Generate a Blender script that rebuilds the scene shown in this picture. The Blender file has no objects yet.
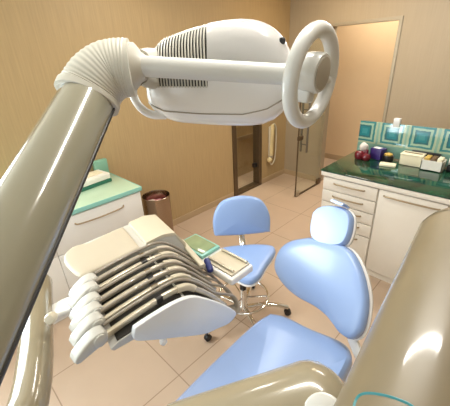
import bpy, bmesh, math, random
from mathutils import Vector, Matrix, Quaternion
random.seed(7)
C = bpy.context.scene.collection
PI = math.pi
V = Vector

# ------------------------------------------------------------------ materials
def hexc(h):
    h = h.lstrip('#')
    f = lambda c: c / 12.92 if c <= .04045 else ((c + .055) / 1.055) ** 2.4
    return tuple(f(int(h[i:i + 2], 16) / 255) for i in (0, 2, 4)) + (1,)

def mat(name, col, rough=.5, metal=0, coat=0, var=.06, scale=8, stretch=(1, 1, 1), bump=0, bscale=200, spec=.5):
    """Principled surface with a gentle procedural variation of its own colour."""
    m = bpy.data.materials.new(name); m.use_nodes = True
    n, l = m.node_tree.nodes, m.node_tree.links
    b = n['Principled BSDF']
    b.inputs['Roughness'].default_value = rough
    b.inputs['Metallic'].default_value = metal
    b.inputs['Coat Weight'].default_value = coat
    b.inputs['Coat Roughness'].default_value = .24 if 'vinyl' in name else .08
    b.inputs['Specular IOR Level'].default_value = spec
    tc = n.new('ShaderNodeTexCoord'); mp = n.new('ShaderNodeMapping')
    mp.inputs['Scale'].default_value = stretch
    l.new(tc.outputs['Object'], mp.inputs['Vector'])
    nz = n.new('ShaderNodeTexNoise'); nz.inputs['Scale'].default_value = scale; nz.inputs['Detail'].default_value = 4
    l.new(mp.outputs['Vector'], nz.inputs['Vector'])
    mx = n.new('ShaderNodeMix'); mx.data_type = 'RGBA'
    c = hexc(col) if isinstance(col, str) else col
    mx.inputs['A'].default_value = tuple(x * (1 - var) for x in c[:3]) + (1,)
    mx.inputs['B'].default_value = tuple(min(1, x * (1 + var)) for x in c[:3]) + (1,)
    l.new(nz.outputs['Fac'], mx.inputs['Factor'])
    l.new(mx.outputs['Result'], b.inputs['Base Color'])
    if bump:
        n2 = n.new('ShaderNodeTexNoise'); n2.inputs['Scale'].default_value = bscale
        l.new(mp.outputs['Vector'], n2.inputs['Vector'])
        bp = n.new('ShaderNodeBump'); bp.inputs['Strength'].default_value = bump; bp.inputs['Distance'].default_value = .002
        l.new(n2.outputs['Fac'], bp.inputs['Height']); l.new(bp.outputs['Normal'], b.inputs['Normal'])
    return m

def mnode(n, l, op, a, b=None, c=None):
    m = n.new('ShaderNodeMath'); m.operation = op
    for i, v in enumerate((a, b, c)):
        if v is None: continue
        if isinstance(v, (int, float)): m.inputs[i].default_value = v
        else: l.new(v, m.inputs[i])
    return m.outputs[0]

def mat_tiles():
    m = mat('floor_tile', '#c0a994', .28, var=.05, scale=5)
    n, l = m.node_tree.nodes, m.node_tree.links
    b = n['Principled BSDF']
    base = b.inputs['Base Color'].links[0].from_socket
    tc = n['Texture Coordinate'] if 'Texture Coordinate' in n else n.new('ShaderNodeTexCoord')
    sp = n.new('ShaderNodeSeparateXYZ'); l.new(tc.outputs['Object'], sp.inputs[0])
    def edge(s, off):
        f = mnode(n, l, 'FRACT', mnode(n, l, 'DIVIDE', mnode(n, l, 'ADD', s, off), .6))
        d = mnode(n, l, 'ABSOLUTE', mnode(n, l, 'SUBTRACT', f, .5))
        return mnode(n, l, 'GREATER_THAN', d, .4945)
    g = mnode(n, l, 'MAXIMUM', edge(sp.outputs['X'], 60 + 1.2), edge(sp.outputs['Y'], 60 - .68))
    mx = n.new('ShaderNodeMix'); mx.data_type = 'RGBA'
    l.new(g, mx.inputs['Factor']); l.new(base, mx.inputs['A']); mx.inputs['B'].default_value = hexc('#97806c')
    l.new(mx.outputs['Result'], b.inputs['Base Color'])
    return m

def mat_squares():
    """Teal glass tiles: nested squares repeating along the panel."""
    m = bpy.data.materials.new('teal_square_tile'); m.use_nodes = True
    n, l = m.node_tree.nodes, m.node_tree.links
    b = n['Principled BSDF']; b.inputs['Roughness'].default_value = .12; b.inputs['Coat Weight'].default_value = .4
    tc = n.new('ShaderNodeTexCoord'); sp = n.new('ShaderNodeSeparateXYZ'); l.new(tc.outputs['Object'], sp.inputs[0])
    fx = mnode(n, l, 'FRACT', mnode(n, l, 'DIVIDE', mnode(n, l, 'ADD', sp.outputs['X'], .6185 + 24.5), .245))
    dx = mnode(n, l, 'ABSOLUTE', mnode(n, l, 'SUBTRACT', fx, .5))
    dz = mnode(n, l, 'ABSOLUTE', mnode(n, l, 'DIVIDE', mnode(n, l, 'SUBTRACT', sp.outputs['Z'], .222), .245))
    d = mnode(n, l, 'MAXIMUM', dx, dz)
    nz = n.new('ShaderNodeTexNoise'); nz.inputs['Scale'].default_value = 30
    l.new(tc.outputs['Object'], nz.inputs['Vector'])
    d2 = mnode(n, l, 'ADD', d, mnode(n, l, 'MULTIPLY', mnode(n, l, 'SUBTRACT', nz.outputs['Fac'], .5), .05))
    cr = n.new('ShaderNodeValToRGB'); cr.color_ramp.interpolation = 'CONSTANT'
    el = cr.color_ramp.elements
    el[0].position = 0; el[0].color = hexc('#3b9298')
    el[1].position = .10; el[1].color = hexc('#24808a')
    for p, c in ((.17, '#2c6c74'), (.235, '#9dbba4'), (.31, '#347f83'), (.385, '#aebfa2'), (.46, '#86aea0')):
        e = el.new(p); e.color = hexc(c)
    l.new(d2, cr.inputs[0]); l.new(cr.outputs[0], b.inputs['Base Color'])
    return m

def mat_greenglass():
    m = bpy.data.materials.new('dark_green_glass'); m.use_nodes = True
    n, l = m.node_tree.nodes, m.node_tree.links
    b = n['Principled BSDF']; b.inputs['Roughness'].default_value = .08; b.inputs['Coat Weight'].default_value = .3
    tc = n.new('ShaderNodeTexCoord'); nz = n.new('ShaderNodeTexNoise'); nz.inputs['Scale'].default_value = 9
    nz.inputs['Detail'].default_value = 3; nz.inputs['Distortion'].default_value = .6
    l.new(tc.outputs['Object'], nz.inputs['Vector'])
    cr = n.new('ShaderNodeValToRGB'); el = cr.color_ramp.elements
    el[0].position = .35; el[0].color = hexc('#08261b'); el[1].position = .7; el[1].color = hexc('#1f5238')
    l.new(nz.outputs['Fac'], cr.inputs[0]); l.new(cr.outputs[0], b.inputs['Base Color'])
    return m

def mat_glass(name, tint='#e6efe6', trans=.85, rough=.03):
    m = bpy.data.materials.new(name); m.use_nodes = True
    n, l = m.node_tree.nodes, m.node_tree.links
    out = n['Material Output']; n.remove(n['Principled BSDF'])
    t = n.new('ShaderNodeBsdfTransparent'); t.inputs[0].default_value = hexc(tint)
    g = n.new('ShaderNodeBsdfGlossy'); g.inputs['Roughness'].default_value = rough; g.inputs[0].default_value = (.9, .95, .9, 1)
    nz = n.new('ShaderNodeTexNoise'); nz.inputs['Scale'].default_value = 3
    fac = mnode(n, l, 'ADD', mnode(n, l, 'MULTIPLY', nz.outputs['Fac'], .02), 1 - trans - .01)
    mx = n.new('ShaderNodeMixShader'); l.new(fac, mx.inputs[0]); l.new(t.outputs[0], mx.inputs[1]); l.new(g.outputs[0], mx.inputs[2])
    l.new(mx.outputs[0], out.inputs[0])
    return m

def mat_emit(name, col, s):
    m = bpy.data.materials.new(name); m.use_nodes = True
    n, l = m.node_tree.nodes, m.node_tree.links
    b = n['Principled BSDF']; b.inputs['Emission Color'].default_value = col; b.inputs['Emission Strength'].default_value = s
    return m

M = dict(
    wall=mat('wallpaper', '#b2986f', .55, var=.16, scale=14, stretch=(6, 6, .25), bump=.15, bscale=40),
    backwall=mat('wallpaper_back', '#aa9a82', .6, var=.07, scale=14, stretch=(6, 6, .25), bump=.1, bscale=40),
    hall=mat('hall_paint', '#d8be9a', .6, var=.03),
    ceiling=mat('ceiling_paint', '#efe6d4', .8, var=.02),
    floor=mat_tiles(),
    skirting=mat('skirting', '#b49c7c', .5, var=.04),
    bronze=mat('bronze_frame', '#66543f', .4, .5, var=.08),
    steel=mat('brushed_steel', '#a99d88', .4, .3, var=.05, scale=40),
    darksteel=mat('dark_steel', '#7d766a', .35, .6, var=.05),
    chrome=mat('chrome', '#dedcd8', .1, 1, var=.03),
    binsteel=mat('bin_steel', '#a99684', .22, 1, var=.05),
    glass=mat_glass('clear_glass', '#fbfdfb', .955),
    white=mat('white_plastic', '#eeecea', .25, coat=.35, var=.015),
    lamp_shaded=mat('shade_grey_lacquer', '#d0d0cd', .3, coat=.3, var=.015),  # grey carries the shadow on yoke, ring and hub
    ribbed=mat('ribbed_rubber_white', '#cac7bd', .38, var=.02),
    armpaint=mat('beige_lacquer', '#8a8674', .16, coat=.7, var=.03, scale=3),
    armpaint_light=mat('pale_beige_lacquer', '#948a74', .18, coat=.6, var=.03, scale=3),
    colpaint=mat('warm_beige_lacquer', '#786c56', .4, coat=.6, var=.10, scale=16),
    dark=mat('groove_and_gap_shade', '#2a2824', .5, var=.05),  # near-black for the arm's groove and for shade put into gaps
    black=mat('black_plastic', '#1d1b1c', .35, var=.05),
    grey=mat('grey_plastic', '#a39b8e', .35, var=.04),
    blue=mat('blue_vinyl', '#90ade0', .38, coat=1, var=.03, bump=.05, bscale=300),
    seatblue=mat('blue_vinyl_stool', '#90ade0', .34, coat=.2, var=.03, bump=.05, bscale=300),
    cab=mat('cabinet_laminate', '#e4ddd2', .35, var=.02),
    cabwhite=mat('cabinet_white', '#e8e6e2', .3, var=.015),
    rail=mat('bronze_handle', '#b09c80', .35, .6, var=.05),
    seam=mat('shadow_gap', '#8d857a', .6, var=.03),
    greentop=mat('pale_green_top', '#bcd8bd', .2, coat=.3, var=.05),
    tealedge=mat('teal_edge', '#8cc8bf', .25, coat=.2, var=.04),
    gtop=mat_greenglass(), squares=mat_squares(),
    pad=mat('beige_pad', '#bdb29f', .5, var=.04, bump=.1),
    cream=mat('cream_plastic', '#cfc6b2', .35, coat=.2, var=.03),
    ivory=mat('ivory_plastic', '#c8c6c0', .3, coat=.3, var=.02),
    armbar=mat('champagne_metal', '#d6cdbb', .25, .5, var=.05, scale=30),
    hose=mat('grey_hose', '#938a7e', .3, var=.06, coat=.2),
    panelw=mat('white_side_panel', '#e9edf2', .3, coat=.3, var=.01),
    tealink=mat('teal_ink', '#2f7f86', .4, var=.04),
    maroon=mat('maroon', '#6d1a26', .25, coat=.4, var=.2, scale=60),
    purple=mat('purple_card', '#3c2a6c', .35, var=.15, scale=40),
    paper=mat('white_card', '#ece8de', .6, var=.03),
    tissue=mat('white_wad', '#d9cfc8', .8, var=.08, scale=60, bump=.4, bscale=80),
    yellow=mat('ochre_card', '#c3a24e', .5, var=.15, scale=60),
    brown=mat('brown_card', '#6e5436', .5, var=.15, scale=60),
    creamcard=mat('cream_card', '#e9dfc2', .55, var=.05),
    darkgreen=mat('dark_green_plastic', '#2c6e58', .35, var=.06),
    teal=mat('grey_teal_plastic', '#7fae98', .4, var=.06),
    pink=mat('pink_bag', '#d98ea0', .35, coat=.2, var=.25, scale=25),
    bagwhite=mat('white_bag', '#e8dcd4', .4, var=.1, scale=20),
    navy=mat('navy_plastic', '#26306e', .3, var=.05),
    handset=mat('cream_handset', '#e2cf9e', .4, var=.04),
    greenglass=mat('olive_display', '#8fa07c', .15, coat=.4, var=.15, scale=25),
)

# ------------------------------------------------------------------ object helpers
BASE = {}
def thing(name, label, cat, loc=(0, 0, 0), group=None):
    o = bpy.data.objects.new(name, None); C.objects.link(o); o.empty_display_size = .05
    o.location = loc; o['label'] = label; o['category'] = cat
    if group: o['group'] = group
    BASE[o.name] = V(loc)
    return o

def ob(name, bm, m, parent=None, smooth=True, label=None, angle=40):
    """Link bm (world coordinates) as one mesh object under parent."""
    base = BASE.get(parent.name, V((0, 0, 0))) if parent else V((0, 0, 0))
    if base.length: bmesh.ops.translate(bm, verts=bm.verts, vec=-base)
    bmesh.ops.recalc_face_normals(bm, faces=bm.faces)
    me = bpy.data.meshes.new(name); bm.to_mesh(me); bm.free()
    ms = m if isinstance(m, (list, tuple)) else [m]
    for x in ms: me.materials.append(x)
    o = bpy.data.objects.new(name, me); C.objects.link(o)
    if smooth:
        for p in me.polygons: p.use_smooth = True
        me.set_sharp_from_angle(angle=math.radians(angle))
    if parent:
        o.parent = parent; BASE[o.name] = base
    if label: o['label'] = label
    return o

def tag(o, label, cat, group=None):
    o['label'] = label; o['category'] = cat
    if group: o['group'] = group
    return o

def struct(name, bm, m, parent=None, smooth=False):
    o = ob(name, bm, m, parent, smooth)
    if not parent: o['kind'] = 'structure'
    return o

def NB(): return bmesh.new()

def box(bm, lo, hi, bev=0, seg=2, rot=None):
    lo, hi = V(lo), V(hi); c = (lo + hi) / 2; s = hi - lo
    t = bmesh.new(); bmesh.ops.create_cube(t, size=1)
    bmesh.ops.scale(t, vec=s, verts=t.verts)
    if bev: bmesh.ops.bevel(t, geom=list(t.edges), offset=bev, segments=seg, profile=.5, affect='EDGES')
    if rot is not None: bmesh.ops.rotate(t, cent=(0, 0, 0), matrix=rot, verts=t.verts)
    bmesh.ops.translate(t, vec=c, verts=t.verts)
    merge(bm, t); return bm

def merge(bm, t):
    me = bpy.data.meshes.new('x'); t.to_mesh(me); t.free(); bm.from_mesh(me); bpy.data.meshes.remove(me)

def frame_axes(d, up=None):
    d = V(d).normalized(); up = V(up) if up else V((0, 0, 1))
    if abs(d.dot(up.normalized())) > .98: up = V((1, 0, 0))
    a = d.cross(up).normalized(); b = a.cross(d).normalized()
    return a, b

def loft(bm, rings, cap=True, closed=True):
    R = [[bm.verts.new(p) for p in r] for r in rings]; n = len(R[0])
    for i in range(len(R) - 1):
        for j in range(n if closed else n - 1):
            bm.faces.new((R[i][j], R[i][(j + 1) % n], R[i + 1][(j + 1) % n], R[i + 1][j]))
    if cap:
        bm.faces.new(R[0][::-1]); bm.faces.new(R[-1])
    return R

def smoothpath(pts, n=8):
    pts = [V(p) for p in pts]
    if len(pts) < 3: return pts
    P = [pts[0] * 2 - pts[1]] + pts + [pts[-1] * 2 - pts[-2]]; out = []
    for i in range(1, len(P) - 2):
        for k in range(n):
            t = k / n
            out.append(.5 * (2 * P[i] + (P[i + 1] - P[i - 1]) * t + (2 * P[i - 1] - 5 * P[i] + 4 * P[i + 1] - P[i + 2]) * t * t
                             + (3 * P[i] - 3 * P[i + 1] + P[i + 2] - P[i - 1]) * t ** 3))
    out.append(pts[-1]); return out

def sweep(bm, pts, prof, up=(0, 0, 1), scale=None, cap=True, closed_path=False):
    """Sweep a 2D profile [(side, up)] along pts with parallel transport."""
    pts = [V(p) for p in pts]; n = len(pts); rings = []
    a = None
    for i in range(n):
        if closed_path: d = pts[(i + 1) % n] - pts[i - 1]
        else: d = pts[min(i + 1, n - 1)] - pts[max(i - 1, 0)]
        d.normalize()
        if a is None: a, b = frame_axes(d, up)
        else:
            a = (a - d * a.dot(d)).normalized(); b = a.cross(d).normalized()
        s = scale[i] if scale else 1
        rings.append([pts[i] + a * (x * s) + b * (y * s) for x, y in prof])
    if closed_path:
        rings.append(rings[0])
        R = loft(bm, rings, cap=False); bmesh.ops.remove_doubles(bm, verts=bm.verts, dist=1e-6)
    else: loft(bm, rings, cap)
    return bm

def circ(r, n=20): return [(r * math.cos(2 * PI * i / n), r * math.sin(2 * PI * i / n)) for i in range(n)]
def rrect(w, h, r, n=4):
    o = []
    for cx, cy, a0 in ((w / 2 - r, h / 2 - r, 0), (-w / 2 + r, h / 2 - r, 90), (-w / 2 + r, -h / 2 + r, 180), (w / 2 - r, -h / 2 + r, 270)):
        for k in range(n + 1):
            a = math.radians(a0 + 90 * k / n); o.append((cx + r * math.cos(a), cy + r * math.sin(a)))
    return o

def tube(bm, pts, r, n=20, dome0=False, dome1=False, smooth=0):
    pts = smoothpath(pts, smooth) if smooth else [V(p) for p in pts]
    rs = [1.0] * len(pts)
    if dome1:
        d = (pts[-1] - pts[-2]).normalized(); e = pts[-1].copy(); pts = pts[:-1]; rs = rs[:-1]
        for k in range(7):
            t = k / 6 * PI / 2 * .98; pts.append(e - d * r * .8 * (1 - math.sin(t))); rs.append(math.cos(t))
    if dome0:
        d = (pts[0] - pts[1]).normalized(); e = pts[0].copy(); pts = pts[1:]; rs = rs[1:]
        for k in range(7):
            t = k / 6 * PI / 2 * .98; pts.insert(0, e - d * r * .8 * (1 - math.sin(t))); rs.insert(0, math.cos(t))
    return sweep(bm, pts, circ(r, n), scale=rs)

def lathe(bm, o, d, prof, n=28):
    """prof: (distance along d, radius)."""
    o = V(o); d = V(d).normalized(); a, b = frame_axes(d)
    rings = [[o + d * h + (a * math.cos(2 * PI * i / n) + b * math.sin(2 * PI * i / n)) * max(r, 1e-4) for i in range(n)] for h, r in prof]
    loft(bm, rings); return bm

def prism(bm, poly, ax, lo, hi, bev=0):
    """Extrude polygon along axis index ax; poly in the other two axes in order."""
    def P(p, w):
        q = list(p); q.insert(ax, w); return V(q)
    t = bmesh.new()
    loft(t, [[P(p, lo) for p in poly], [P(p, hi) for p in poly]])
    if bev:
        bmesh.ops.recalc_face_normals(t, faces=t.faces)
        bmesh.ops.bevel(t, geom=[e for e in t.edges], offset=bev, segments=3, profile=.5, affect='EDGES')
    merge(bm, t); return bm

def rounded(poly, n=6):
    P = [V((p[0], p[1], 0)) for p in poly]; P = smoothpath(P + [P[0]], n)
    return [(p.x, p.y) for p in P[:-1]]

def cushion(bm, poly, o, ex, ey, en, front, back, edge=.5, bowl=0, rings=9, sc=1.0):
    """Puffy pad from a 2D outline: rounded rim, gently domed front (bowl>0 hollows it)."""
    cx = sum(p[0] for p in poly) / len(poly); cy = sum(p[1] for p in poly) / len(poly)
    def ring(s, z): return [V(o) + ex * (cx + (x - cx) * s * sc) + ey * (cy + (y - cy) * s * sc) + en * z for x, y in poly]
    R = [ring(.5, -back), ring(.9, -back), ring(.97, -back * .75), ring(1.0, -back * .2)]
    for k in range(rings):
        t = k / (rings - 1)
        if t < .4:
            a = t / .4 * PI / 2; s = 1.0 - .10 * (1 - math.cos(a)); z = front * edge * math.sin(a)
        else:
            q = (t - .4) / .6; s = .90 * (1 - q) + .05 * q; z = front * edge + (front * (1 - edge) - bowl) * math.sin(q * PI / 2)
        R.append(ring(s, z))
    loft(bm, R); return bm

def cyl(bm, a, b, r, n=20, r2=None):
    a, b = V(a), V(b); lathe(bm, a, b - a, [(0, r), ((b - a).length, r if r2 is None else r2)], n); return bm

# ------------------------------------------------------------------ setting
H_C = 2.75
XL, YB = -2.81, 4.17
XR, YR = 1.9, -1.7
struct('floor', box(NB(), (-3.6, YR - .1, -.1), (XR + .1, 5.5, 0)), M['floor'])
struct('ceiling', box(NB(), (-3.6, YR - .1, H_C), (XR + .1, 5.5, H_C + .1)), M['ceiling'])
def wall_holes(ax, lo, hi, a0, a1, hole):
    """Wall slab with one opening; ax 0 = plane of constant x, 1 = constant y."""
    bm = NB(); h0, h1, z0, z1 = hole
    def bx(p, q, zl, zh):
        if q - p < 1e-4 or zh - zl < 1e-4: return
        if ax == 0: box(bm, (lo, p, zl), (hi, q, zh))
        else: box(bm, (p, lo, zl), (q, hi, zh))
    bx(a0, h0, 0, H_C); bx(h1, a1, 0, H_C); bx(h0, h1, 0, z0); bx(h0, h1, z1, H_C)
    return bm
DL0, DL1 = 2.98, 3.50
bm = wall_holes(0, XL - .1, XL, 0, YB + .1, (DL0, DL1, 0, 2.1))
merge(bm, wall_holes(0, XL - .1, XL, YR, 0, (-1.5, -.1, .95, 2.45)))
struct('wall_left', bm, M['wall'])
DX0, DX1, DZ = -2.165, -1.375, 2.11
struct('wall_back', wall_holes(1, YB, YB + .1, XL, XR, (DX0, DX1, 0, DZ)), M['backwall'])
struct('wall_right', box(NB(), (XR, YR, 0), (XR + .1, YB + .1, H_C)), M['backwall'])
WX0, WX1, WZ0, WZ1 = -2.7, .6, .95, 2.35
struct('wall_rear', wall_holes(1, YR - .1, YR, XL, XR, (WX0, WX1, WZ0, WZ1)), M['wall'])
# narrow lobby seen through the left glass doorway
struct('wall_lobby', box(NB(), (-3.4, 2.3, 0), (-3.3, 4.6, H_C)), M['wall'])
struct('trim_4', box(NB(), (-3.3, 2.4, .60), (-3.275, 4.5, .66), .004), M['rail'])
# hall behind the back doorway
struct('wall_hall', box(NB(), (-3.6, 5.33, 0), (XR, 5.43, H_C)), M['hall'])
struct('baseboard_hall', box(NB(), (-3.3, 5.315, 0), (XR, 5.33, .09)), M['skirting'])
for nm, a, b in (('left', YR, DL0 - .06), ('left_far', DL1 + .05, YB)):
    struct('baseboard_' + nm, box(NB(), (XL, a, 0), (XL + .015, b, .08), .003), M['skirting'])
for nm, a, b in (('back', XL, DX0 - .05), ('back_right', DX1 + .05, XR)):
    struct('baseboard_' + nm, box(NB(), (a, YB - .015, 0), (b, YB, .08), .003), M['skirting'])
# frames of the two doorways
bm = NB()
box(bm, (XL - .1, DL0 - .045, 0), (XL + .02, DL0 + .025, 2.13), .004); box(bm, (XL - .1, DL1 - .02, 0), (XL + .02, DL1 + .045, 2.13), .004)
box(bm, (XL - .1, DL0, 2.08), (XL + .02, DL1, 2.13), .004); box(bm, (XL - .1, DL0, 0), (XL + .02, DL1, .035), .004)
fr = struct('trim_1', bm, M['bronze'])
dr = struct('door_2', box(NB(), (XL - .045, DL0 + .026, .04), (XL - .033, DL1 - .021, 2.075)), M['glass'])
ob('door_clamp', box(NB(), (XL - .06, DL1 - .09, .30), (XL - .015, DL1 - .022, .36), .004), M['black'], dr)
bm = NB()
box(bm, (DX0 - .035, YB - .015, 0), (DX0 + .006, YB + .105, DZ + .03), .002); box(bm, (DX1 - .006, YB - .015, 0), (DX1 + .03, YB + .105, DZ + .03), .002)
box(bm, (DX0, YB - .015, DZ - .006), (DX1, YB + .105, DZ + .03), .002)
struct('trim_2', bm, M['steel'])
# glass door swung open into the room
dg = struct('door_1', box(NB(), (-2.135, 3.46, .012), (-2.123, 4.10, 2.08)), M['glass'])
ob('door_edge', box(NB(), (-2.137, 3.452, .012), (-2.121, 3.462, 2.08)), M['bronze'], dg)
bm = NB(); box(bm, (-2.145, 3.455, .008), (-2.113, 3.53, .085), .004)
ob('clamp', bm, M['steel'], dg)
ob('clamp', box(NB(), (-2.145, 4.03, .008), (-2.113, 4.13, .09), .004), M['bronze'], dg)
ob('clamp', box(NB(), (-2.145, 4.03, 2.02), (-2.113, 4.13, 2.09), .004), M['bronze'], dg)
ob('lock', box(NB(), (-2.147, 3.455, .80), (-2.111, 3.55, .85), .003), M['bronze'], dg)
bm = NB()
for sx in (-2.175, -2.083):
    tube(bm, [(sx, 3.60, .62), (sx, 3.60, 1.27)], .014, 14)
for z in (.72, 1.17): tube(bm, [(-2.175, 3.60, z), (-2.083, 3.60, z)], .008, 10)
ob('door_handle', bm, M['darksteel'], dg)
ob('bottom_rail', box(NB(), (-2.138, 3.463, .006), (-2.12, 4.10, .022)), M['bronze'], dg)
# window in the wall behind the viewpoint that lets the daylight in
bm = NB()
for k in range(4):
    x = WX0 + (WX1 - WX0 - .045) * k / 3; box(bm, (x, YR - .09, WZ0), (x + .045, YR - .02, WZ1), .003)
for z in (WZ0, WZ1 - .045): box(bm, (WX0, YR - .09, z), (WX1, YR - .02, z + .045), .003)
w = struct('window_1', bm, M['white'])
ob('pane', box(NB(), (WX0 + .02, YR - .058, WZ0 + .02), (WX1 - .02, YR - .052, WZ1 - .02)), M['glass'], w)

bm = NB()
for y in (-1.5, -.82, -.145): box(bm, (XL - .09, y, .95), (XL - .02, y + .045, 2.35), .003)
for z in (.95, 2.405): box(bm, (XL - .09, -1.5, z), (XL - .02, -.1, z + .045), .003)
w = struct('window_2', bm, M['white'])
ob('pane', box(NB(), (XL - .058, -1.48, .97), (XL - .052, -.12, 2.43)), M['glass'], w)
# ceiling lights: trays for room, hall and lobby, plus lamps added for the back
def ceiling_light(x, y, lx, ly, en, col, label, nm='ceiling_light'):
    t = thing(nm, label, 'ceiling light', (x, y, H_C), 'ceiling light trays')
    bm = NB(); box(bm, (x - lx / 2, y - ly / 2, H_C - .07), (x + lx / 2, y + ly / 2, H_C - .002), .006)
    ob('housing', bm, M['white'], t)
    bm = NB(); box(bm, (x - lx / 2 + .02, y - ly / 2 + .02, H_C - .078), (x + lx / 2 - .02, y + ly / 2 - .02, H_C - .071))
    ob('diffuser', bm, mat_emit('lamp_diffuser', col, 9), t)
    d = bpy.data.lights.new('tube_light', 'AREA'); d.shape = 'RECTANGLE'; d.size = lx - .04; d.size_y = ly - .04
    d.energy = en; d.color = col[:3]
    L = bpy.data.objects.new('tube_light', d); C.objects.link(L); L.location = (x, y, H_C - .085)
warm = (1, .965, .89, 1)
ceiling_light(-1.8, 1.55, .9, .1, 18, warm, 'slim ceiling light tray above the waste bin side of the room')
ceiling_light(-.40, .78, .9, .07, 24, warm, 'slim ceiling light tray above the dental chair')
ceiling_light(-1.0, 3.1, .9, .3, 26, warm, 'added wide ceiling lamp above the worktop that fills the back')  # unseen lamp, put in for wide illumination of the back
ceiling_light(-1.9, 3.45, .5, .12, 13, (1, .78, .50, 1), 'added short warm ceiling lamp near the glass doors that warms the floor')  # unseen lamp, added to turn the far floor orange
ceiling_light(-1.8, 4.75, 1.2, .3, 22, (1, .90, .74, 1), 'warm ceiling light tray in the hall behind the doorway')
ceiling_light(-3.06, 3.3,   .2, .6, 24, (1, .88, .68, 1), 'narrow ceiling light in the lobby behind the left glass doorway')
# daylight
d = bpy.data.lights.new('daylight', 'AREA'); d.shape = 'RECTANGLE'; d.size = WX1 - WX0; d.size_y = WZ1 - WZ0; d.energy = 55; d.color = (.86, .93, 1)
L = bpy.data.objects.new('daylight', d); C.objects.link(L); L.location = ((WX0 + WX1) / 2, YR - .14, (WZ0 + WZ1) / 2); L.rotation_euler = (PI / 2, 0, 0)
d = bpy.data.lights.new('daylight', 'AREA'); d.shape = 'RECTANGLE'; d.size = 1.5; d.size_y = 1.4; d.energy = 170; d.color = (.86, .93, 1)
L = bpy.data.objects.new('daylight', d); C.objects.link(L); L.location = (XL - .14, -.8, 1.70); L.rotation_euler = (0, -PI / 2, 0)
wd = bpy.data.worlds.new('world'); bpy.context.scene.world = wd; wd.use_nodes = True
bg = wd.node_tree.nodes['Background']; sky = wd.node_tree.nodes.new('ShaderNodeTexSky'); sky.sky_type = 'HOSEK_WILKIE'
wd.node_tree.links.new(sky.outputs[0], bg.inputs[0]); bg.inputs[1].default_value = .6

# ------------------------------------------------------------------ island cabinets and worktop
YF, YK = 2.455, 3.10
def cabinet_shell(name, label, x0, x1):
    t = thing(name, label, 'cabinet', ((x0 + x1) / 2, (YF + YK) / 2, 0), 'cabinets under the green worktop')
    ob('body', box(NB(), (x0, YF, 0), (x1, YK, .845)), M['cab'], t, False)
    return t
def rail(x0, x1, z, y):
    bm = NB(); sweep(bm, smoothpath([(x0, y + .004, z), (x0 + .02, y - .012, z), ((x0 + x1) / 2, y - .02, z), (x1 - .02, y - .012, z), (x1, y + .004, z)], 4), rrect(.010, .012, .003, 2)); return bm
t = cabinet_shell('drawer_cabinet', 'white drawer cabinet with five bronze bar handles under left end of green worktop', -1.225, -.747)
zs = [.835, .715, .60, .49, .37, .06]
for i in range(5):
    d = ob('drawer', box(NB(), (-1.22, YF - .02, zs[i + 1] + .006), (-.752, YF - .001, zs[i] - .004), .003), M['cab'], t)
    ob('handle', rail(-1.12, -.85, (zs[i] - .045), YF - .022), M['rail'], d)
t = cabinet_shell('door_cabinet', 'white cabinet with one wide door and handle right of the drawer cabinet', -.745, -.275)
d = ob('door', box(NB(), (-.74, YF - .02, .066), (-.28, YF - .001, .831), .003), M['cab'], t)
ob('handle', rail(-.70, -.32, .79, YF - .022), M['rail'], d)
t = cabinet_shell('door_cabinet', 'white cabinet with wide door partly hidden behind the big beige arm', -.273, .33)
d = ob('door', box(NB(), (-.268, YF - .02, .066), (.325, YF - .001, .831), .003), M['cab'], t)
ob('handle', rail(-.22, .27, .79, YF - .022), M['rail'], d)
t = thing('worktop', 'dark green glass worktop on white slab over the row of cabinets', 'worktop', (-.45, 2.77, .845))
ob('slab', box(NB(), (-1.24, YF - .035, .846), (.34, YK, .885), .003), M['cab'], t, label='white worktop slab')
ob('glass_top', box(NB(), (-1.245, YF - .04, .886), (.345, YK, .90), .003), M['gtop'], t, label='dark green glass top')
t = thing('splashback', 'teal glass tile panel of nested squares standing along the back of the worktop', 'splashback', (-.42, 3.085, .9005))
ob('tile_panel', box(NB(), (-1.215, 3.07, .901), (.34, 3.092, 1.215), .002), M['squares'], t)
ob('clamp', box(NB(), (-.92, 3.06, 1.19), (-.865, 3.10, 1.265), .005), M['white'], t, label='small white clamp on the top edge')

# things on the worktop
Z0 = .9005
t = thing('jar', 'maroon jar bundle with a white wad on top at left end of green worktop', 'jar', (-1.08, 2.93, Z0))
bm = NB()
lathe(bm, (-1.115, 2.90, Z0), (0, 0, 1), [(0, .036), (.01, .042), (.05, .044), (.068, .034), (.074, .02)], 20)
lathe(bm, (-1.045, 2.885, Z0), (0, 0, 1), [(0, .03), (.008, .037), (.04, .038), (.055, .03), (.06, .015)], 20)
box(bm, (-1.12, 2.91, Z0), (-1.05, 2.95, Z0 + .085), .01)
ob('body', bm, M['maroon'], t)
bm = NB(); bmesh.ops.create_icosphere(bm, subdivisions=3, radius=.04)
for v in bm.verts: v.co *= 1 + .16 * math.sin(v.co.x * 90) * math.cos(v.co.y * 80 + v.co.z * 60)
bmesh.ops.translate(bm, vec=(-1.095, 2.935, Z0 + .105), verts=bm.verts)
ob('wad', bm, M['tissue'], t, label='crumpled white wad')
t = thing('carton', 'dark purple carton with white label beside the maroon jar', 'box', (-.98, 2.98, Z0))
rz = Matrix.Rotation(-.25, 3, 'Z')
ob('body', box(NB(), (-1.035, 2.945, Z0), (-.925, 3.035, Z0 + .10), .004, rot=rz), M['purple'], t)
ob('label_patch', box(NB(), (-1.02, 2.965, Z0 + .1005), (-.955, 3.01, Z0 + .103), rot=rz), M['paper'], t, label='white label on the carton')
t = thing('tub', 'small black tub with ochre lid between purple carton and cream box', 'tub', (-.875, 2.95, Z0))
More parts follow.
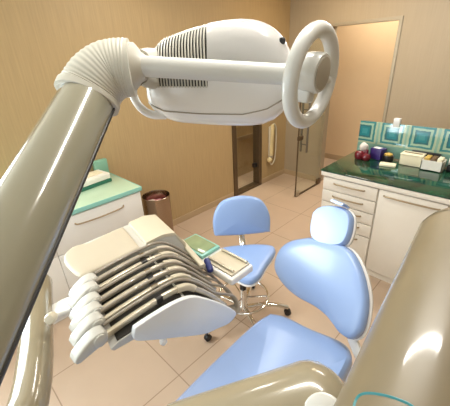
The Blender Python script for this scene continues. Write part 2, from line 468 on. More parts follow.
ob('body', lathe(NB(), (-.875, 2.95, Z0), (0, 0, 1), [(0, .04), (.005, .044), (.055, .048), (.06, .046)]), M['black'], t)
ob('lid', lathe(NB(), (-.875, 2.95, Z0 + .0605), (0, 0, 1), [(0, .034), (.012, .034), (.018, .02), (.02, .001)]), M['yellow'], t, label='ochre lid')
tag(ob('paper_packet', box(NB(), (-.90, 2.80, Z0), (-.77, 2.88, Z0 + .018), .004, rot=Matrix.Rotation(.2, 3, 'Z')), M['creamcard']),
    'flat cream paper packet in front of the black tub', 'packet')
t = thing('carton', 'cream carton with brown stripe on its lid, left of the open white box', 'box', (-.70, 3.0, Z0))
ob('body', box(NB(), (-.775, 2.935, Z0), (-.605, 3.045, Z0 + .085), .004), M['creamcard'], t)
ob('lid', box(NB(), (-.778, 2.932, Z0 + .086), (-.602, 3.048, Z0 + .10), .004), M['creamcard'], t)
ob('stripe', box(NB(), (-.76, 2.985, Z0 + .1005), (-.62, 3.01, Z0 + .102)), M['brown'], t, label='brown stripe')
tag(ob('tray_box', box(NB(), (-.72, 3.05, Z0), (-.50, 3.067, Z0 + .11), .003), M['black']), 'narrow black box behind the cream carton', 'box')
t = thing('open_box', 'open white box holding ochre and brown packets on the green worktop', 'box', (-.52, 2.96, Z0))
bm = NB(); x0, x1, y0, y1, h = -.60, -.445, 2.90, 3.02, .085
box(bm, (x0, y0, Z0), (x1, y1, Z0 + .006))
box(bm, (x0, y0, Z0), (x1, y0 + .006, Z0 + h)); box(bm, (x0, y1 - .006, Z0), (x1, y1, Z0 + h))
box(bm, (x0, y0, Z0), (x0 + .006, y1, Z0 + h)); box(bm, (x1 - .006, y0, Z0), (x1, y1, Z0 + h))
ob('body', bm, M['paper'], t, False)
for x, w, m, lab in ((-.565, .04, 'yellow', 'ochre packet standing at the left in the open white box'), (-.52, .036, 'brown', 'brown packet standing in the middle of the open white box'),
                (-.475, .036, 'creamcard', 'cream packet standing at the right in the open white box')):
    tag(ob('packet', box(NB(), (x - w / 2, 2.912, Z0 + .0065), (x + w / 2, 3.005, Z0 + .105), .004), M[m]), lab, 'packet', 'packets in the open white box')
t = thing('roll_holder', 'black holder with a white roll at right of the open white box', 'holder', (-.38, 2.98, Z0))
ob('stand', box(NB(), (-.425, 2.96, Z0), (-.33, 3.04, Z0 + .05), .006), M['black'], t)
ob('roll', cyl(NB(), (-.42, 2.99, Z0 + .086), (-.335, 2.99, Z0 + .086), .035), M['paper'], t, label='white roll')

# ------------------------------------------------------------------ cabinet against the left wall
CX, CY = -2.25, 1.20
t = thing('dental_cabinet', 'white cabinet with pale green top standing against the left wall', 'cabinet', (-2.53, .5, 0))
ob('body', box(NB(), (XL + .018, -.3, 0), (CX - .02, CY, .835)), M['cabwhite'], t, False)
for y0, y1 in ((.4535, CY - .005), (-.295, .4515)):
    d = ob('drawer', box(NB(), (CX - .019, y0, .56), (CX, y1, .83), .004), M['cabwhite'], t)
    bm = NB(); ym = (y0 + y1) / 2 + .0
    sweep(bm, smoothpath([(CX + .001, ym - .20, .765), (CX + .022, ym - .17, .758), (CX + .026, ym, .752), (CX + .022, ym + .17, .758), (CX + .001, ym + .20, .765)], 5), rrect(.009, .011, .003, 2))
    ob('handle', bm, M['rail'], d)
    d = ob('door', box(NB(), (CX - .019, y0, .05), (CX, y1, .5575), .004), M['cabwhite'], t)
ob('top', box(NB(), (XL + .002, -.31, .84), (CX + .004, CY + .006, .872), .002), M['greentop'], t, label='pale green top')
bm = NB(); box(bm, (CX + .0045, -.31, .838), (CX + .010, CY + .006, .874), .002); box(bm, (XL + .002, CY + .0065, .838), (CX + .010, CY + .012, .874), .002)
ob('edge_band', bm, M['tealedge'], t, label='teal edge band')
t = thing('carton', 'white carton with dark green base lying on the pale green cabinet top', 'box', (-2.64, .96, .873))
rz = Matrix.Rotation(.12, 3, 'Z')
ob('body', box(NB(), (-2.735, .80, .903), (-2.555, 1.10, .955), .008, rot=rz), M['paper'], t)
ob('base', box(NB(), (-2.74, .795, .8725), (-2.55, 1.105, .902), .006, rot=rz), M['darkgreen'], t, label='dark green base')
ob('lid_card', box(NB(), (-2.71, .86, .9555), (-2.60, 1.06, .962), .002, rot=rz), M['creamcard'], t, label='cream card on top')
tag(ob('storage_box', box(NB(), (-2.80, 1.06, .873), (-2.755, 1.19, 1.03), .01), M['teal']), 'upright grey teal box behind the white carton by the left wall', 'box')

# ------------------------------------------------------------------ waste bin
bx_, by_ = -2.60, 1.55
t = thing('waste_bin', 'round steel waste bin with pink and white bag beside the pale green cabinet', 'bin', (bx_, by_, 0))
bm = NB(); lathe(bm, (bx_, by_, 0), (0, 0, 1), [(0, .13), (.012, .135), (.02, .13), (.56, .140), (.57, .143), (.575, .139), (.56, .134), (.36, .13), (.355, .001)], 36)
ob('body', bm, M['binsteel'], t)
bm = NB(); bmesh.ops.create_icosphere(bm, subdivisions=4, radius=.1)
for v in bm.verts:
    v.co.z *= .55; v.co *= 1 + .12 * math.sin(v.co.x * 70 + 1) * math.cos(v.co.y * 66) + .06 * math.sin(v.co.y * 120)
bmesh.ops.translate(bm, vec=(bx_, by_, .455), verts=bm.verts)
ob('bag', bm, M['pink'], t, label='crumpled pink bag')
bm = NB(); bmesh.ops.create_icosphere(bm, subdivisions=3, radius=.05)
for v in bm.verts: v.co.z *= .5; v.co *= 1 + .2 * math.sin(v.co.x * 100) * math.cos(v.co.y * 90)
bmesh.ops.translate(bm, vec=(bx_ - .02, by_ - .055, .50), verts=bm.verts)
ob('tissue', bm, M['bagwhite'], t, label='white tissue')

# ------------------------------------------------------------------ handset on the left wall
t = thing('wall_handset', 'slim cream handset with looped cord on the wall right of the left glass doorway', 'handset', (XL, 3.75, .6))
bm = NB(); sweep(bm, smoothpath([(XL + .03, 3.775, .88), (XL + .04, 3.77, .80), (XL + .035, 3.76, .62), (XL + .04, 3.75, .46), (XL + .045, 3.745, .42)], 6), rrect(.06, .035, .012, 3), up=(1, 0, 0))
ob('handset', bm, M['handset'], t)
ob('wall_plate', box(NB(), (XL + .001, 3.72, .36), (XL + .03, 3.81, .86), .008), M['cream'], t)
bm = NB(); tube(bm, [(XL + .03, 3.745, .42), (XL + .04, 3.72, .34), (XL + .04, 3.76, .27), (XL + .035, 3.84, .33), (XL + .03, 3.875, .55), (XL + .03, 3.87, .8), (XL + .03, 3.83, .88), (XL + .03, 3.79, .88)], .011, 10, smooth=8)
ob('cord', bm, M['cream'], t)
bm = NB(); bmesh.ops.create_uvsphere(bm, u_segments=14, v_segments=10, radius=.04); bmesh.ops.translate(bm, vec=(XL + .045, 3.70, .36), verts=bm.verts)
ob('earpiece', bm, M['handset'], t)

# ------------------------------------------------------------------ operator stool
SX, SY = -1.215, 1.33
sf = V((.75, -.66, 0)).normalized(); sr = V((-sf.y, sf.x, 0))      # facing, right-hand side
sr = V((.66, .75, 0)).normalized()
t = thing('operator_stool', 'light blue operator stool with backrest and chrome five star base behind the tray unit', 'stool', (SX, SY, 0))
so = V((-1.225, 1.365, .52))
seat_poly = rounded([(-.225, .11), (-.235, .05), (-.19, -.03), (-.13, -.12), (-.07, -.22), (0, -.265), (.07, -.22), (.13, -.12), (.19, -.03), (.235, .05), (.225, .11), (.12, .145), (0, .15), (-.12, .145)], 5)
fy = -sf
ob('seat', cushion(NB(), seat_poly, so, sr, fy, V((0, 0, 1)), .055, .02, .6, bowl=.02), M['seatblue'], t)
ob('seat_shell', cushion(NB(), seat_poly, so - V((0, 0, .022)), sr, fy, V((0, 0, 1)), .012, .018, .5, sc=1.0), M['white'], t, label='white seat shell')
lean = math.radians(12); bn = (sf * math.cos(lean) + V((0, 0, 1)) * math.sin(lean)).normalized(); bu = (V((0, 0, 1)) * math.cos(lean) - sf * math.sin(lean)).normalized()
bo = V((-1.385, 1.52, .64))
bp = rounded([(-.20, -.035), (-.215, -.02), (-.218, .08), (-.19, .17), (-.13, .235), (0, .262), (.13, .235), (.19, .17), (.218, .08), (.215, -.02), (.20, -.035), (0, -.042)], 5)
ob('backrest', cushion(NB(), bp, bo, sr, bu, bn, .045, .025, .6), M['seatblue'], t)
bm = NB(); sweep(bm, smoothpath([bo + bu * .1 - bn * .035, bo + bu * .0 - bn * .04, bo - bu * .09 - bn * .03, V((-1.33, 1.47, .475)), V((-1.25, 1.38, .462))], 6), rrect(.045, .014, .006, 3), up=tuple(bn))
ob('back_bracket', bm, M['chrome'], t)
bm = NB(); lathe(bm, (SX, SY, .06), (0, 0, 1), [(0, .03), (.02, .036), (.06, .034), (.07, .028), (.22, .027), (.225, .017), (.385, .016), (.39, .05), (.40, .055)], 24)
ob('column', bm, M['chrome'], t)
bm = NB(); cyl(bm, (SX, SY, .20), (SX, SY, .40), .024); ob('column_sleeve', bm, M['black'], t)
for k in range(5):
    a = math.radians(-98 + 72 * k); dv = V((math.cos(a), math.sin(a), 0)); c = V((SX, SY, 0))
    bm = NB(); sweep(bm, smoothpath([c + dv * .028 + V((0, 0, .105)), c + dv * .12 + V((0, 0, .115)), c + dv * .25 + V((0, 0, .105)), c + dv * .34 + V((0, 0, .072))], 5), rrect(.034, .024, .009, 3))
    lg = ob('leg', bm, M['chrome'], t)
    e = c + dv * .34; w = V((-dv.y, dv.x, 0))
    bm = NB(); lathe(bm, e + V((0, 0, .027)) - w * .019, w, [(0, .018), (.004, .026), (.014, .026), (.016, .02), (.022, .02), (.024, .026), (.034, .026), (.038, .018)], 20)
    cyl(bm, e + V((0, 0, .03)), e + V((0, 0, .07)), .008, 10)
    ob('castor', bm, M['black'], lg, label='black twin castor')
bm = NB(); ring = [V((SX + .185 * math.cos(2 * PI * k / 40), SY + .185 * math.sin(2 * PI * k / 40), .215)) for k in range(40)]
sweep(bm, ring, circ(.009, 10), closed_path=True)
for k in range(3):
    a = math.radians(40 + 120 * k); tube(bm, [(SX + .03 * math.cos(a), SY + .03 * math.sin(a), .20), (SX + .183 * math.cos(a), SY + .183 * math.sin(a), .215)], .007, 8)
ob('foot_ring', bm, M['chrome'], t)

# ------------------------------------------------------------------ dental chair
t = thing('dental_chair', 'light blue dental patient chair with shield shaped backrest and small headrest', 'dental chair', (-.5, .55, 0))
ps, ln = math.radians(-12), math.radians(30)
ex = V((math.cos(ps), math.sin(ps), 0)); ey = V((-math.sin(ps) * math.sin(ln), math.cos(ps) * math.sin(ln), math.cos(ln))); en = ex.cross(ey)
O = V((-.46, 1.067, .70))
back = rounded([(-0.268, 0.314), (-0.358, 0.253), (-0.407, 0.187), (-0.414, 0.114), (-0.389, 0.057), (-0.328, 0.023), (-0.247, 0.005), (-0.161, 0.006), (-0.070, 0.021), (0.009, 0.021), (0.068, 0.005), (0.112, -0.008), (0.158, 0.002), (0.179, 0.039), (0.179, 0.088), (0.161, 0.154), (0.133, 0.213), (0.081, 0.280), (0.029, 0.326), (-0.022, 0.355), (-0.086, 0.361), (-0.178, 0.344)], 3)
ob('backrest', cushion(NB(), back, O - en * .006, ex, ey, en, .055, .02, .62, bowl=.012, sc=.965), M['blue'], t)
ob('backrest_shell', cushion(NB(), back, O - en * .027, ex, ey, en, .010, .035, .5, sc=.985), M['white'], t, label='white backrest shell')
O2 = O
head = rounded([(-0.306, 0.436), (-0.283, 0.480), (-0.218, 0.515), (-0.142, 0.527), (-0.094, 0.509), (-0.068, 0.468), (-0.052, 0.403), (-0.059, 0.353), (-0.105, 0.319), (-0.180, 0.298), (-0.241, 0.303), (-0.282, 0.353)], 4)
hd = ob('headrest', cushion(NB(), head, O - en * .004, ex, ey, en, .045, .02, .7, bowl=.012, sc=.92), M['blue'], t)
ob('headrest_shell', cushion(NB(), head, O - en * .02, ex, ey, en, .010, .026, .5, sc=.95), M['white'], hd, label='pale headrest shell')
hx = sum(p[0] for p in head) / len(head); hy = max(p[1] for p in head); hl = min(p[1] for p in head)
bm = NB(); sweep(bm, smoothpath([O + ex * hx + ey * (hy + .002) + en * .055, O + ex * hx + ey * (hy + .006) + en * .03, O + ex * hx + ey * (hy + .0) + en * -.01], 4), rrect(.07, .012, .005, 3), up=tuple(ey))
ob('strap', bm, M['blue'], hd)
bm = NB(); sweep(bm, [O + ex * hx + ey * (hl + .12) - en * .045, O + ex * hx + ey * (hl - .10) - en * .085], rrect(.05, .012, .004, 3), up=tuple(en))
ob('headrest_bar', bm, M['chrome'], t)
seat = rounded([(-.727, 1.01), (-.745, .90), (-.745, .70), (-.735, .45), (-.71, .15), (-.65, -.12), (-.5, -.18), (-.36, -.12), (-.305, .15), (-.285, .45), (-.28, .75), (-.285, .98), (-.31, 1.06), (-.37, 1.09), (-.52, 1.06), (-.65, 1.045)], 5)
ob('seat', cushion(NB(), seat, V((0, 0, .572)), V((1, 0, 0)), V((0, 1, 0)), V((0, 0, 1)), .07, .02, .85, bowl=.055), M['blue'], t)
ob('seat_shell', cushion(NB(), seat, V((0, 0, .542)), V((1, 0, 0)), V((0, 1, 0)), V((0, 0, 1)), .012, .05, .5, sc=1.01), M['white'], t, label='white seat shell')
leg = rounded([(-.66, -.20), (-.66, -.5), (-.6, -.62), (-.5, -.64), (-.41, -.62), (-.35, -.5), (-.35, -.20), (-.5, -.19)], 5)
ob('foot_section', cushion(NB(), leg, V((0, 0, .52)), V((1, 0, 0)), V((0, 1, 0)), V((0, 0, 1)), .06, .05, .8), M['blue'], t)
bm = NB(); sweep(bm, smoothpath([(-0.232, 1.060, 0.550), (-0.263, 1.054, 0.600), (-0.294, 1.059, 0.640), (-0.327, 1.070, 0.680)], 5), rrect(.016, .045, .006, 3), up=(0, 0, 1))
ob('hinge_bracket', bm, M['white'], t, label='white hinge bracket at the side')
bm = NB(); box(bm, (-.70, -.1, 0), (-.32, 1.0, .045), .02, 3); box(bm, (-.62, .25, .045), (-.40, .85, .465), .03, 3)
ob('pedestal', bm, M['white'], t)

# ------------------------------------------------------------------ instrument tray unit
t = thing('instrument_unit', 'cream delivery unit with six instrument arms beside the dental chair', 'delivery unit', (-1.0, .5, .9))
def yo(x): return (-.72 - x) * .2             # the unit is slightly skewed
def slab(x0, x1, prof, n=5, up=0):
    bm = NB(); rings = []
    for k in range(n + 1):
        x = x0 + (x1 - x0) * k / n; rings.append([V((x, y + yo(x), z + up)) for y, z in prof])
    loft(bm, rings); return bm
body = [(.20, 1.045), (.23, 1.056), (.49, 1.048), (.55, 1.01), (.65, .905), (.73, .81), (.72, .775), (.68, .765), (.55, .84), (.30, 1.022), (.21, 1.034)]
ob('body', slab(-1.10, -.745, body), M['ivory'], t, angle=30)
pan = rounded([(.285, 1.088), (.34, 1.088), (.43, 1.082), (.505, 1.062), (.56, 1.022), (.655, .925), (.735, .826), (.735, .795), (.69, .785), (.62, .81), (.55, .838), (.42, .93), (.30, 1.018), (.274, 1.05)], 3)
ob('side_panel', prism(NB(), pan, 0, -.742, -.722, .004), M['panelw'], t, label='flat white side panel')
bm = NB(); lathe(bm, (-.745, .375, .945), (1, 0, 0), [(-.02, .006), (.004, .006), (.006, .012), (.014, .014), (.022, .012), (.027, .001)], 18)
ob('knob', bm, M['white'], t, label='small round white knob')
ob('arm_gap_shade', slab(-1.098, -.75, [(.225, 1.0565), (.235, 1.061), (.48, 1.053), (.545, 1.016), (.65, .910), (.645, .9065), (.54, 1.0125), (.478, 1.0492)]), M['dark'], t, label='dark sheet for the shade between the arms')  # dark sheet added for the black shade in the gaps between arms
# top housing beside the arms
hb = [(.20, 1.0), (.215, 1.075), (.25, 1.092), (.58, 1.092), (.65, 1.07), (.695, .99), (.70, .86), (.65, .80), (.30, .95)]
ob('top_housing', slab(-1.34, -1.102, hb), M['ivory'], t, angle=30)
padp = rounded([(-1.31, .40), (-1.335, .335), (-1.30, .285), (-1.23, .262), (-1.12, .265), (-1.095, .30), (-1.095, .50), (-1.095, .535), (-1.12, .54), (-1.30, .575), (-1.325, .57), (-1.325, .5)], 4)
ob('pad', cushion(NB(), padp, V((0, 0, 1.094)), V((1, 0, 0)), V((0, 1, 0)), V((0, 0, 1)), .014, .002, .8), M['pad'], t, label='beige rounded pad')
cov = [(.49, 1.0935), (.495, 1.106), (.58, 1.108), (.65, 1.088), (.705, 1.0), (.715, .90), (.702, .90), (.696, .99), (.65, 1.072), (.58, 1.0935)]
ob('cover', slab(-1.335, -1.10, cov), M['cream'], t, angle=40, label='cream curved cover')
for k in range(6):
    x = -1.055 + .0545 * k; off = (5 - k) * .020; dz = .004 * math.sin(k * 2.1)
    P = lambda y, z, dx=0: V((x + dx, y + off, z + dz))
    bm = NB(); sweep(bm, smoothpath([P(.205, 1.076), P(.33, 1.084), P(.45, 1.082), P(.53, 1.062), P(.60, 1.00), P(.67, .915), P(.73, .83)], 6), rrect(.018, .022, .005, 3), up=(0, 0, 1))
    a = ob('instrument_arm', bm, M['armbar'], t)
    cap = rounded([(.118, 1.062), (.13, 1.078), (.17, 1.103), (.198, 1.110), (.222, 1.104), (.228, 1.086), (.216, 1.066), (.165, 1.055), (.128, 1.049)], 4)
    cap = [(y + off - .012, z + dz + .004) for y, z in cap]
    bm = prism(NB(), cap, 0, x - .024, x + .020, .006)
    lathe(bm, (x + .019, .189 + off, 1.090 + dz), (1, 0, 0), [(0, .021), (.005, .021), (.007, .018)], 24)
    ob('end_cap', bm, M['ivory'], a, label='ivory rounded end cap')
    bm = NB(); tube(bm, [P(.22, 1.094, -.027), P(.30, 1.10, -.027), P(.42, 1.103, -.025), P(.52, 1.092, -.022), P(.60, 1.03, -.018), P(.68, .93, -.012), P(.74 + .01 * k, .84, 0), (-.80 + .012 * k, .775 + off * .4, .785), (-.83 + .01 * k, .72 + off * .4, .765), (-.90 + .02 * k, .60 + off, .80), (-.92 + .02 * k, .50, .90)], .0062, 12, smooth=6)
    ob('hose', bm, M['hose'], a, label='grey hose')
    bm = NB(); sweep(bm, [P(.40, 1.0845), P(.425, 1.084)], rrect(.022, .026, .005, 3)); ob('clip', bm, M['black'] if k % 2 else M['chrome'], a)
    bm = NB(); sweep(bm, smoothpath([P(.49, 1.078), P(.535, 1.062), P(.57, 1.032)], 4), rrect(.0225, .026, .005, 3)); ob('joint_cover', bm, M['cream'], a, label='cream joint cover')
# keypad tray at the far end
tb = NB(); box(tb, (-1.24, .80, .875), (-.80, .955, .915), .01, 3)
ob('tray_shelf', tb, M['white'], t, label='white shelf at far end')
ob('keypad', box(NB(), (-1.22, .815, .916), (-1.02, .945, .936), .006), M['tealedge'], t, label='teal framed keypad')
ob('keypad_screen', box(NB(), (-1.205, .828, .9365), (-1.035, .932, .940), .002), M['greenglass'], t, label='olive keypad screen')
ob('tray_insert', box(NB(), (-1.0, .815, .916), (-.815, .945, .926), .004), M['cream'], t)
for y in (.835, .93):
    bm = NB(); tube(bm, [(-.99, y, .934), (-.82, y, .934)], .007, 10); ob('instrument', bm, M['armbar'], t)
bm = NB(); sweep(bm, [(-1.172, 0.806, 0.970), (-0.928, 0.742, 0.965)], rrect(.028, .016, .006, 3)); ob('grip', bm, M['cream'], t, label='cream grip bar')
bm = NB(); tube(bm, [(-.97, .80, .955), (-.90, .765, .93)], .016, 14, True, True); ob('blue_grip', bm, M['navy'], t, label='navy blue instrument grip')
# support arm
bm = NB(); tube(bm, [(-1.369, 0.176, 1.000), (-0.788, -0.029, 1.000), (-0.80, -0.16, 1.0)], .052, 28, dome0=True, smooth=6)
ob('support_arm', bm, M['armpaint_light'], t, label='glossy pale beige support arm')
bm = NB(); lathe(bm, (-0.945, 0.110, 1.108), (.75, -.5, .4), [(-.02, .018), (.0, .018), (.006, .014), (.008, .001)], 18); ob('screw_cap', bm, M['cream'], t)
bm = NB(); sweep(bm, smoothpath([(-1.124, 0.129, 0.985), (-1.116, 0.149, 0.990), (-1.104, 0.181, 1.000), (-1.081, 0.216, 1.010)], 5), rrect(.085, .03, .012, 4)); ob('swivel_joint', bm, M['white'], t, label='white swivel joint')
pb = V((-0.80, -0.16, 1.0))
bm = NB(); tube(bm, [V((pb.x, pb.y, 0)), V((pb.x, pb.y, 1.06))], .06, 28, dome1=True); lathe(bm, (pb.x, pb.y, 0), (0, 0, 1), [(0, .085), (.02, .085), (.03, .075), (.034, .05)], 36)
ob('post', bm, M['armpaint_light'], t)

# ------------------------------------------------------------------ operating light
t = thing('operating_light', 'white dental operating light on a ribbed elbow and thick glossy beige arm', 'lamp', (0, -.45, 0))
J = V((-0.577, 0.243, 1.794)); F = V((-0.312, -0.069, 1.585)); dj = (F - J).normalized()
E = J + dj * 1.02
bm = NB(); sweep(bm, [J, E], circ(.0455, 40)); ob('arm', bm, M['armpaint'], t, label='thick glossy beige tubular arm')
# dark seam strip along the underside of the arm
sd = V((-0.539, 0.259, 1.771)) - J; sd = (sd - dj * sd.dot(dj)).normalized()
bm = NB(); sweep(bm, [J + sd * .0445 + dj * .012, E + sd * .0445], rrect(.010, .006, .002, 2), up=tuple(sd)); ob('seam_strip', bm, M['dark'], t, label='dark strip along the arm')
bm = NB(); tube(bm, [V((E.x, E.y, 0)), V((E.x, E.y, E.z + .09))], .06, 32, dome1=True); lathe(bm, (E.x, E.y, 0), (0, 0, 1), [(0, .22), (.02, .22), (.035, .19), (.04, .06)], 40)
ob('post', bm, M['armpaint'], t)
# bellows
path = smoothpath([(-0.575, 0.235, 1.787), (-0.578, 0.247, 1.801), (-0.576, 0.263, 1.818), (-0.570, 0.284, 1.831), (-0.559, 0.302, 1.835), (-0.547, 0.318, 1.835)], 22)
n = len(path); sc = []
for i in range(n):
    q = i / (n - 1); r = .0535 * (1 - q) + .0490 * q
    if q < .16: r = .055 if q > .02 else .050
    elif q > .93: r = .0485
    else: r *= 1 - .020 * (.5 + .5 * math.cos(2 * PI * 15 * (q - .16) / .77))
    sc.append(r)
bm = NB(); sweep(bm, path, circ(1, 40), scale=sc); ob('bellows', bm, M['ribbed'], t, label='ivory ribbed elbow sleeve', angle=80)
L0 = V((-0.535, 0.325, 1.838)); L1 = V((-0.327, 0.511, 1.811)); ld = (L1 - L0).normalized()
bm = NB(); lathe(bm, V((-0.547, 0.320, 1.837)), ld, [(-.004, .040), (.002, .040), (.008, .034), (.014, .026), (.020, .023), (.024, .019)], 32); ob('collar', bm, M['ribbed'], t)
bm = NB(); tube(bm, [L0, L1], .0178, 28); ob('yoke', bm, M['lamp_shaded'], t, label='cross tube with shade put into its grey')
# lamp head
C0 = V((-0.522, 0.497, 1.815)); nu = (V((0, 0, 1.85)) - C0).normalized()
ax = (ld - nu * ld.dot(nu)).normalized(); au = nu.cross(ax).normalized()
px = .665 / 310.55
ST = [(147.5, 82, 100), (149, 72, 104.5), (152, 64, 109), (156, 55, 113), (161, 48, 116), (166, 43.5, 119), (173, 39, 121.5), (180, 36, 123), (195, 31, 124.5), (210, 27.5, 125.5), (225, 25, 126.3), (240, 23.8, 126.8), (252, 24.5, 126.6), (263, 27.5, 125), (273, 33.5, 121), (281, 42, 114.5), (287, 52, 106), (291, 62, 96), (293, 71, 86)]
rot = 2.9
def stat(s):
    for i in range(len(ST) - 1):
        if ST[i][0] <= s <= ST[i + 1][0]:
            q = (s - ST[i][0]) / (ST[i + 1][0] - ST[i][0]); return tuple(ST[i][j] * (1 - q) + ST[i + 1][j] * q for j in (1, 2))
    return ST[-1][1:]
# image frame of the sketch: sx along the tube, sy downwards; the tube itself drops 9 px over 157
tl = math.atan2(9, 157)
def loc(sx, sy, nn):
    dx, dy = sx - 214, sy - 73
    a = dx * math.cos(tl) + dy * math.sin(tl); b = -(-dx * math.sin(tl) + dy * math.cos(tl)) * .925
    return C0 + ax * (a * px) + au * (b * px) + nu * nn
def S(s, th, off=0):
    ty, by = stat(s); c = (ty + by) / 2; h = (by - ty) / 2; nd = .088 * min(1, (h / 52) ** .7)
    e = .72
    cu, cn = math.cos(th), math.sin(th)
    uu = math.copysign(abs(cu) ** e, cu); nn = math.copysign(abs(cn) ** e, cn)
    return loc(s, c - uu * (h + off / px), nn * (nd + off))
ss = [147.5, 148.2, 149, 150.4, 152, 154, 156, 158.5, 161, 163.5, 166, 169, 173, 180, 187, 195, 203, 210, 218, 225, 233, 240, 246, 252, 258, 263, 268, 273, 277, 281, 284, 287, 289, 291, 292, 293]
NT = 64
TS = 26                                                              # angle index where the cover seam runs
bm = NB(); G = []
for s in ss: G.append([S(s, 2 * PI * (j + .5) / NT) for j in range(NT)])
loft(bm, G); ob('housing', bm, M['white'], t, label='white lamp housing', angle=60)
# lower front cover, a slightly larger shell under the seam
def th_of(s, y):
    ty, by = stat(s); c = (ty + by) / 2; h = (by - ty) / 2
    q = max(-1, min(1, (c - y) / h)); return math.degrees(math.acos(math.copysign(abs(q) ** (1 / .72), q)))
def y_seam(s):
    K = [(147, 101), (165, 109), (200, 111.5), (240, 112), (262, 107), (286, 93), (294, 84)]
    for (a, ya), (b, yb) in zip(K, K[1:]):
        if s <= b: return ya + (yb - ya) * (s - a) / (b - a)
def th_seam(s): return math.radians(th_of(s, y_seam(s)))
bm = NB(); rings = []
for s in ss[2:-2]:
    t0 = th_seam(s); rings.append([S(s, t0 + (2 * PI - 2 * t0) * j / 24, .0022) for j in range(25)])
loft(bm, rings, cap=False, closed=False); ob('front_cover', bm, M['white'], t, label='smooth white front cover')
bm = NB(); pts = [S(s, th_seam(s), .0008) for s in ss[2:-2]]; tube(bm, pts, .0016, 8); ob('seam_line', bm, M['grey'], t)
def patch(s0, s1, t0, t1, off, ns=8, nt=14, skew=0):
    bm = NB(); rings = []
    for i in range(ns + 1):
        s = s0 + (s1 - s0) * i / ns; rings.append([S(s + skew * math.sin(PI * j / nt), math.radians(t0 + (t1 - t0) * j / nt), off) for j in range(nt + 1)])
    loft(bm, rings, cap=False, closed=False)
    g = bmesh.ops.extrude_face_region(bm, geom=bm.faces[:])
    return bm
def vent_top(s): return 46 - (s - 161) * .29
bm = NB(); rings = []
for i in range(15):
    s = 161 + 47 * i / 14; a, b = th_of(s, vent_top(s)), th_of(s, 85)
    rings.append([S(s, math.radians(a + (b - a) * j / 20), .0010) for j in range(21)])
loft(bm, rings, cap=False, closed=False); vt = ob('vent', bm, M['dark'], t, label='dark sheet for the shade between the vent slats')  # no real recess: dark skin just proud of the housing, painted slat shade
for k in range(18):
    s0 = 160.0 + k * 2.72; bm = NB(); rings = []
    for w in (0, .75, 1.5):
        r = []
        for j in range(19):
            q = j / 18; s = s0 + w - 4 * q * (1 - q) * 1.5
            a, b = th_of(s0, vent_top(s0) - 1), th_of(s0, 86)
            r.append(S(s, math.radians(a + (b - a) * q), .0036 if w == .75 else .0022))
        rings.append(r)
    loft(bm, rings, cap=False, closed=False); ob('vent_slat', bm, M['ribbed'], vt)
ob('smooth_panel', patch(209, 281, 12, 88, .0016, 14, 18), M['white'], t)
bm = NB(); o = S(275, math.radians(46), .002); lathe(bm, o, nu + ax * .5, [(-.004, .006), (.002, .007), (.004, .005)], 18); ob('button', bm, M['black'], t)
# ring handle and pivot hub
RC = V((-0.305, 0.529, 1.805)); vw = (V((0, 0, 1.85)) - RC).normalized()
rx = (ld - vw * ld.dot(vw)).normalized()
ru = vw.cross(rx).normalized(); q = math.radians(-3.5); rx, ru = rx * math.cos(q) + ru * math.sin(q), ru * math.cos(q) - rx * math.sin(q)
nrm = (rx * .90 + vw * .43).normalized(); side = (vw * .90 - rx * .43).normalized()
def ringpts(c, r): return [c + (side * math.cos(2 * PI * k / 56) + ru * math.sin(2 * PI * k / 56)) * r for k in range(56)]
bm = NB(); sweep(bm, ringpts(RC, .0755), circ(.0130, 18), closed_path=True); ob('ring_handle', bm, M['lamp_shaded'], t, label='ring handle at right end with shade put into its grey')
hc = V((-0.302, 0.535, 1.813))
bm = NB(); lathe(bm, hc, nrm, [(-.05, .016), (-.035, .022), (-.028, .030), (-.012, .034), (.008, .034), (.013, .031)], 36); ob('hub', bm, M['lamp_shaded'], t)
bm = NB(); lathe(bm, hc, nrm, [(.0132, .027), (.0145, .027), (.015, .025)], 32); ob('hub_cap', bm, M['grey'], t, label='round grey hub cap')
bm = NB(); box(bm, (-.016, -.022, -.012), (.016, .012, .012), .005, 3)
bmesh.ops.transform(bm, matrix=Matrix((nrm, ru, side)).transposed().to_4x4(), verts=bm.verts); bmesh.ops.translate(bm, vec=hc - nrm * .014 - ru * .03, verts=bm.verts); ob('hub_block', bm, M['lamp_shaded'], t)
bm = NB(); tube(bm, [hc - nrm * .005, RC - side * .05, RC - side * .0755], .009, 12); ob('spoke', bm, M['lamp_shaded'], t)
bm = NB(); lathe(bm, L1 - ld * .02, (hc - nrm * .03) - (L1 - ld * .02), [(0, .0178), (.01, .019), (.02, .022), (.036, .02)], 28); ob('pivot_cone', bm, M['lamp_shaded'], t)
bm = NB(); tube(bm, [(-0.380, 0.578, 1.826), (-0.352, 0.553, 1.817), (-0.329, 0.524, 1.810)], .013, 14, smooth=5); tube(bm, [(-0.374, 0.565, 1.775), (-0.344, 0.543, 1.789), (-0.326, 0.524, 1.805)], .013, 14, smooth=5); ob('pivot_fork', bm, M['white'], t)
bm = NB(); tube(bm, [(-0.595, 0.360, 1.830), (-0.605, 0.351, 1.808), (-0.610, 0.347, 1.785), (-0.601, 0.353, 1.759), (-0.589, 0.370, 1.742), (-0.566, 0.391, 1.739)], .0085, 16, smooth=8); ob('loop_handle', bm, M['white'], t, label='white loop handle at left end')
bm = NB(); tube(bm, [(-0.558, 0.345, 1.844), (-0.573, 0.379, 1.846), (-0.594, 0.417, 1.841)], .022, 20, smooth=5); tube(bm, [(-0.551, 0.336, 1.821), (-0.562, 0.366, 1.811), (-0.581, 0.407, 1.807)], .017, 20, smooth=5); ob('yoke_bracket', bm, M['ribbed'], t)

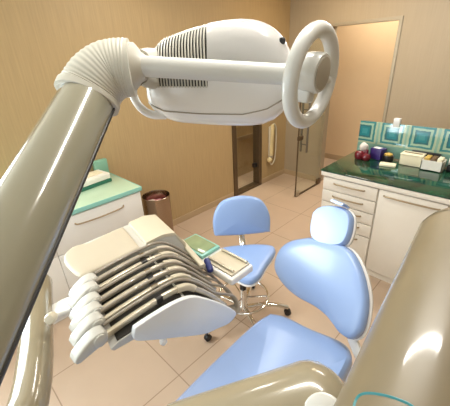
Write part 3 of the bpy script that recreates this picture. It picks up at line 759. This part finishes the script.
# ------------------------------------------------------------------ beige equipment arms nearest the camera
T0 = V((-0.024, 0.508, 1.585)); T1 = V((-0.007, 0.253, 1.535)); dv = (T1 - T0).normalized()
t = thing('equipment_arm', 'thick matt beige arm with round end and teal outlined marking at right front', 'equipment arm', (0, -.3, 0))
bm = NB(); tube(bm, [T0 - dv * .045, T0, T1 + dv * .33], .0635, 48, dome0=True); ob('arm', bm, M['colpaint'], t, label='thick beige tube with domed end')
E2 = T1 + dv * .30
bm = NB(); tube(bm, [V((E2.x, E2.y, 0)), V((E2.x, E2.y, E2.z + .06))], .05, 28, dome1=True); lathe(bm, (E2.x, E2.y, 0), (0, 0, 1), [(0, .115), (.02, .115), (.03, .10), (.034, .05)], 32)
ob('post', bm, M['colpaint'], t)
def on_tube(a, b, r):
    """Point where the direction a->b first meets the arm's surface."""
    a = V(a); d = (V(b) - a).normalized(); w = a - T0
    dd = d - dv * d.dot(dv); ww = w - dv * w.dot(dv)
    A = dd.dot(dd); B = 2 * dd.dot(ww); Cc = ww.dot(ww) - r * r; disc = B * B - 4 * A * Cc
    return a + d * ((-B - math.sqrt(max(disc, 0))) / (2 * A))
eye = (0, 0, 1.85)
mk = [(-0.167, 0.686, 0.785), (-0.171, 0.706, 0.819), (-0.168, 0.722, 0.839), (-0.154, 0.741, 0.845), (-0.131, 0.763, 0.842), (-0.099, 0.789, 0.833), (-0.065, 0.814, 0.818), (-0.037, 0.831, 0.802), (-0.012, 0.840, 0.778)]
bm = NB(); sweep(bm, [on_tube(eye, p, .0637) for p in smoothpath(mk, 6)], rrect(.0024, .001, .0004, 1)); ob('marking', bm, M['tealink'], t, label='teal outlined marking')
t = thing('equipment_arm', 'glossy beige tube with rounded capped end crossing the bottom front of the seat', 'equipment arm', (-.1, .1, 0))
A0 = V((-0.195, 0.144, 1.368)); A1 = V((-0.084, 0.315, 1.393)); da = (A1 - A0).normalized()
bm = NB(); tube(bm, [A0 - da * .05, A0, A1 - da * .062, A1], .065, 40, dome1=True); ob('arm', bm, M['armpaint_light'], t)
E3 = A0 + da * .02
bm = NB(); tube(bm, [V((E3.x, E3.y, 0)), V((E3.x, E3.y, E3.z))], .05, 28); lathe(bm, (E3.x, E3.y, 0), (0, 0, 1), [(0, .10), (.02, .10), (.03, .09), (.034, .05)], 32)
ob('post', bm, M['armpaint_light'], t)
cd = (V((0, 0, 1.85)) - A1).normalized(); cc = V((-0.088, 0.237, 1.445))
bm = NB(); lathe(bm, cc, cd, [(-.015, .025), (-.002, .025), (.0, .0225), (.001, .001)], 28); ob('end_disc', bm, M['ivory'], t, label='white disc on the end')
bm = NB(); lathe(bm, cc, cd, [(.0012, .009), (.002, .008), (.0022, .001)], 20); ob('disc_centre', bm, M['cream'], t)

# ------------------------------------------------------------------ camera and view
cam = bpy.data.cameras.new('camera'); co = bpy.data.objects.new('camera', cam); C.objects.link(co)
cam.sensor_fit = 'HORIZONTAL'; cam.sensor_width = 36; cam.lens = 24.8441; cam.clip_start = .01
co.matrix_world = Matrix.Translation((0, 0, 1.85)) @ Matrix([[0.713519, -0.272849, 0.645325], [0.699146, 0.337318, -0.630406], [-0.045674, 0.900983, 0.431444]]).to_4x4()
sc = bpy.context.scene; sc.camera = co
sc.view_settings.view_transform = 'Standard'; sc.view_settings.look = 'None'; sc.view_settings.gamma = 1
sc.view_settings.use_curve_mapping = False; sc.view_settings.exposure = -.28
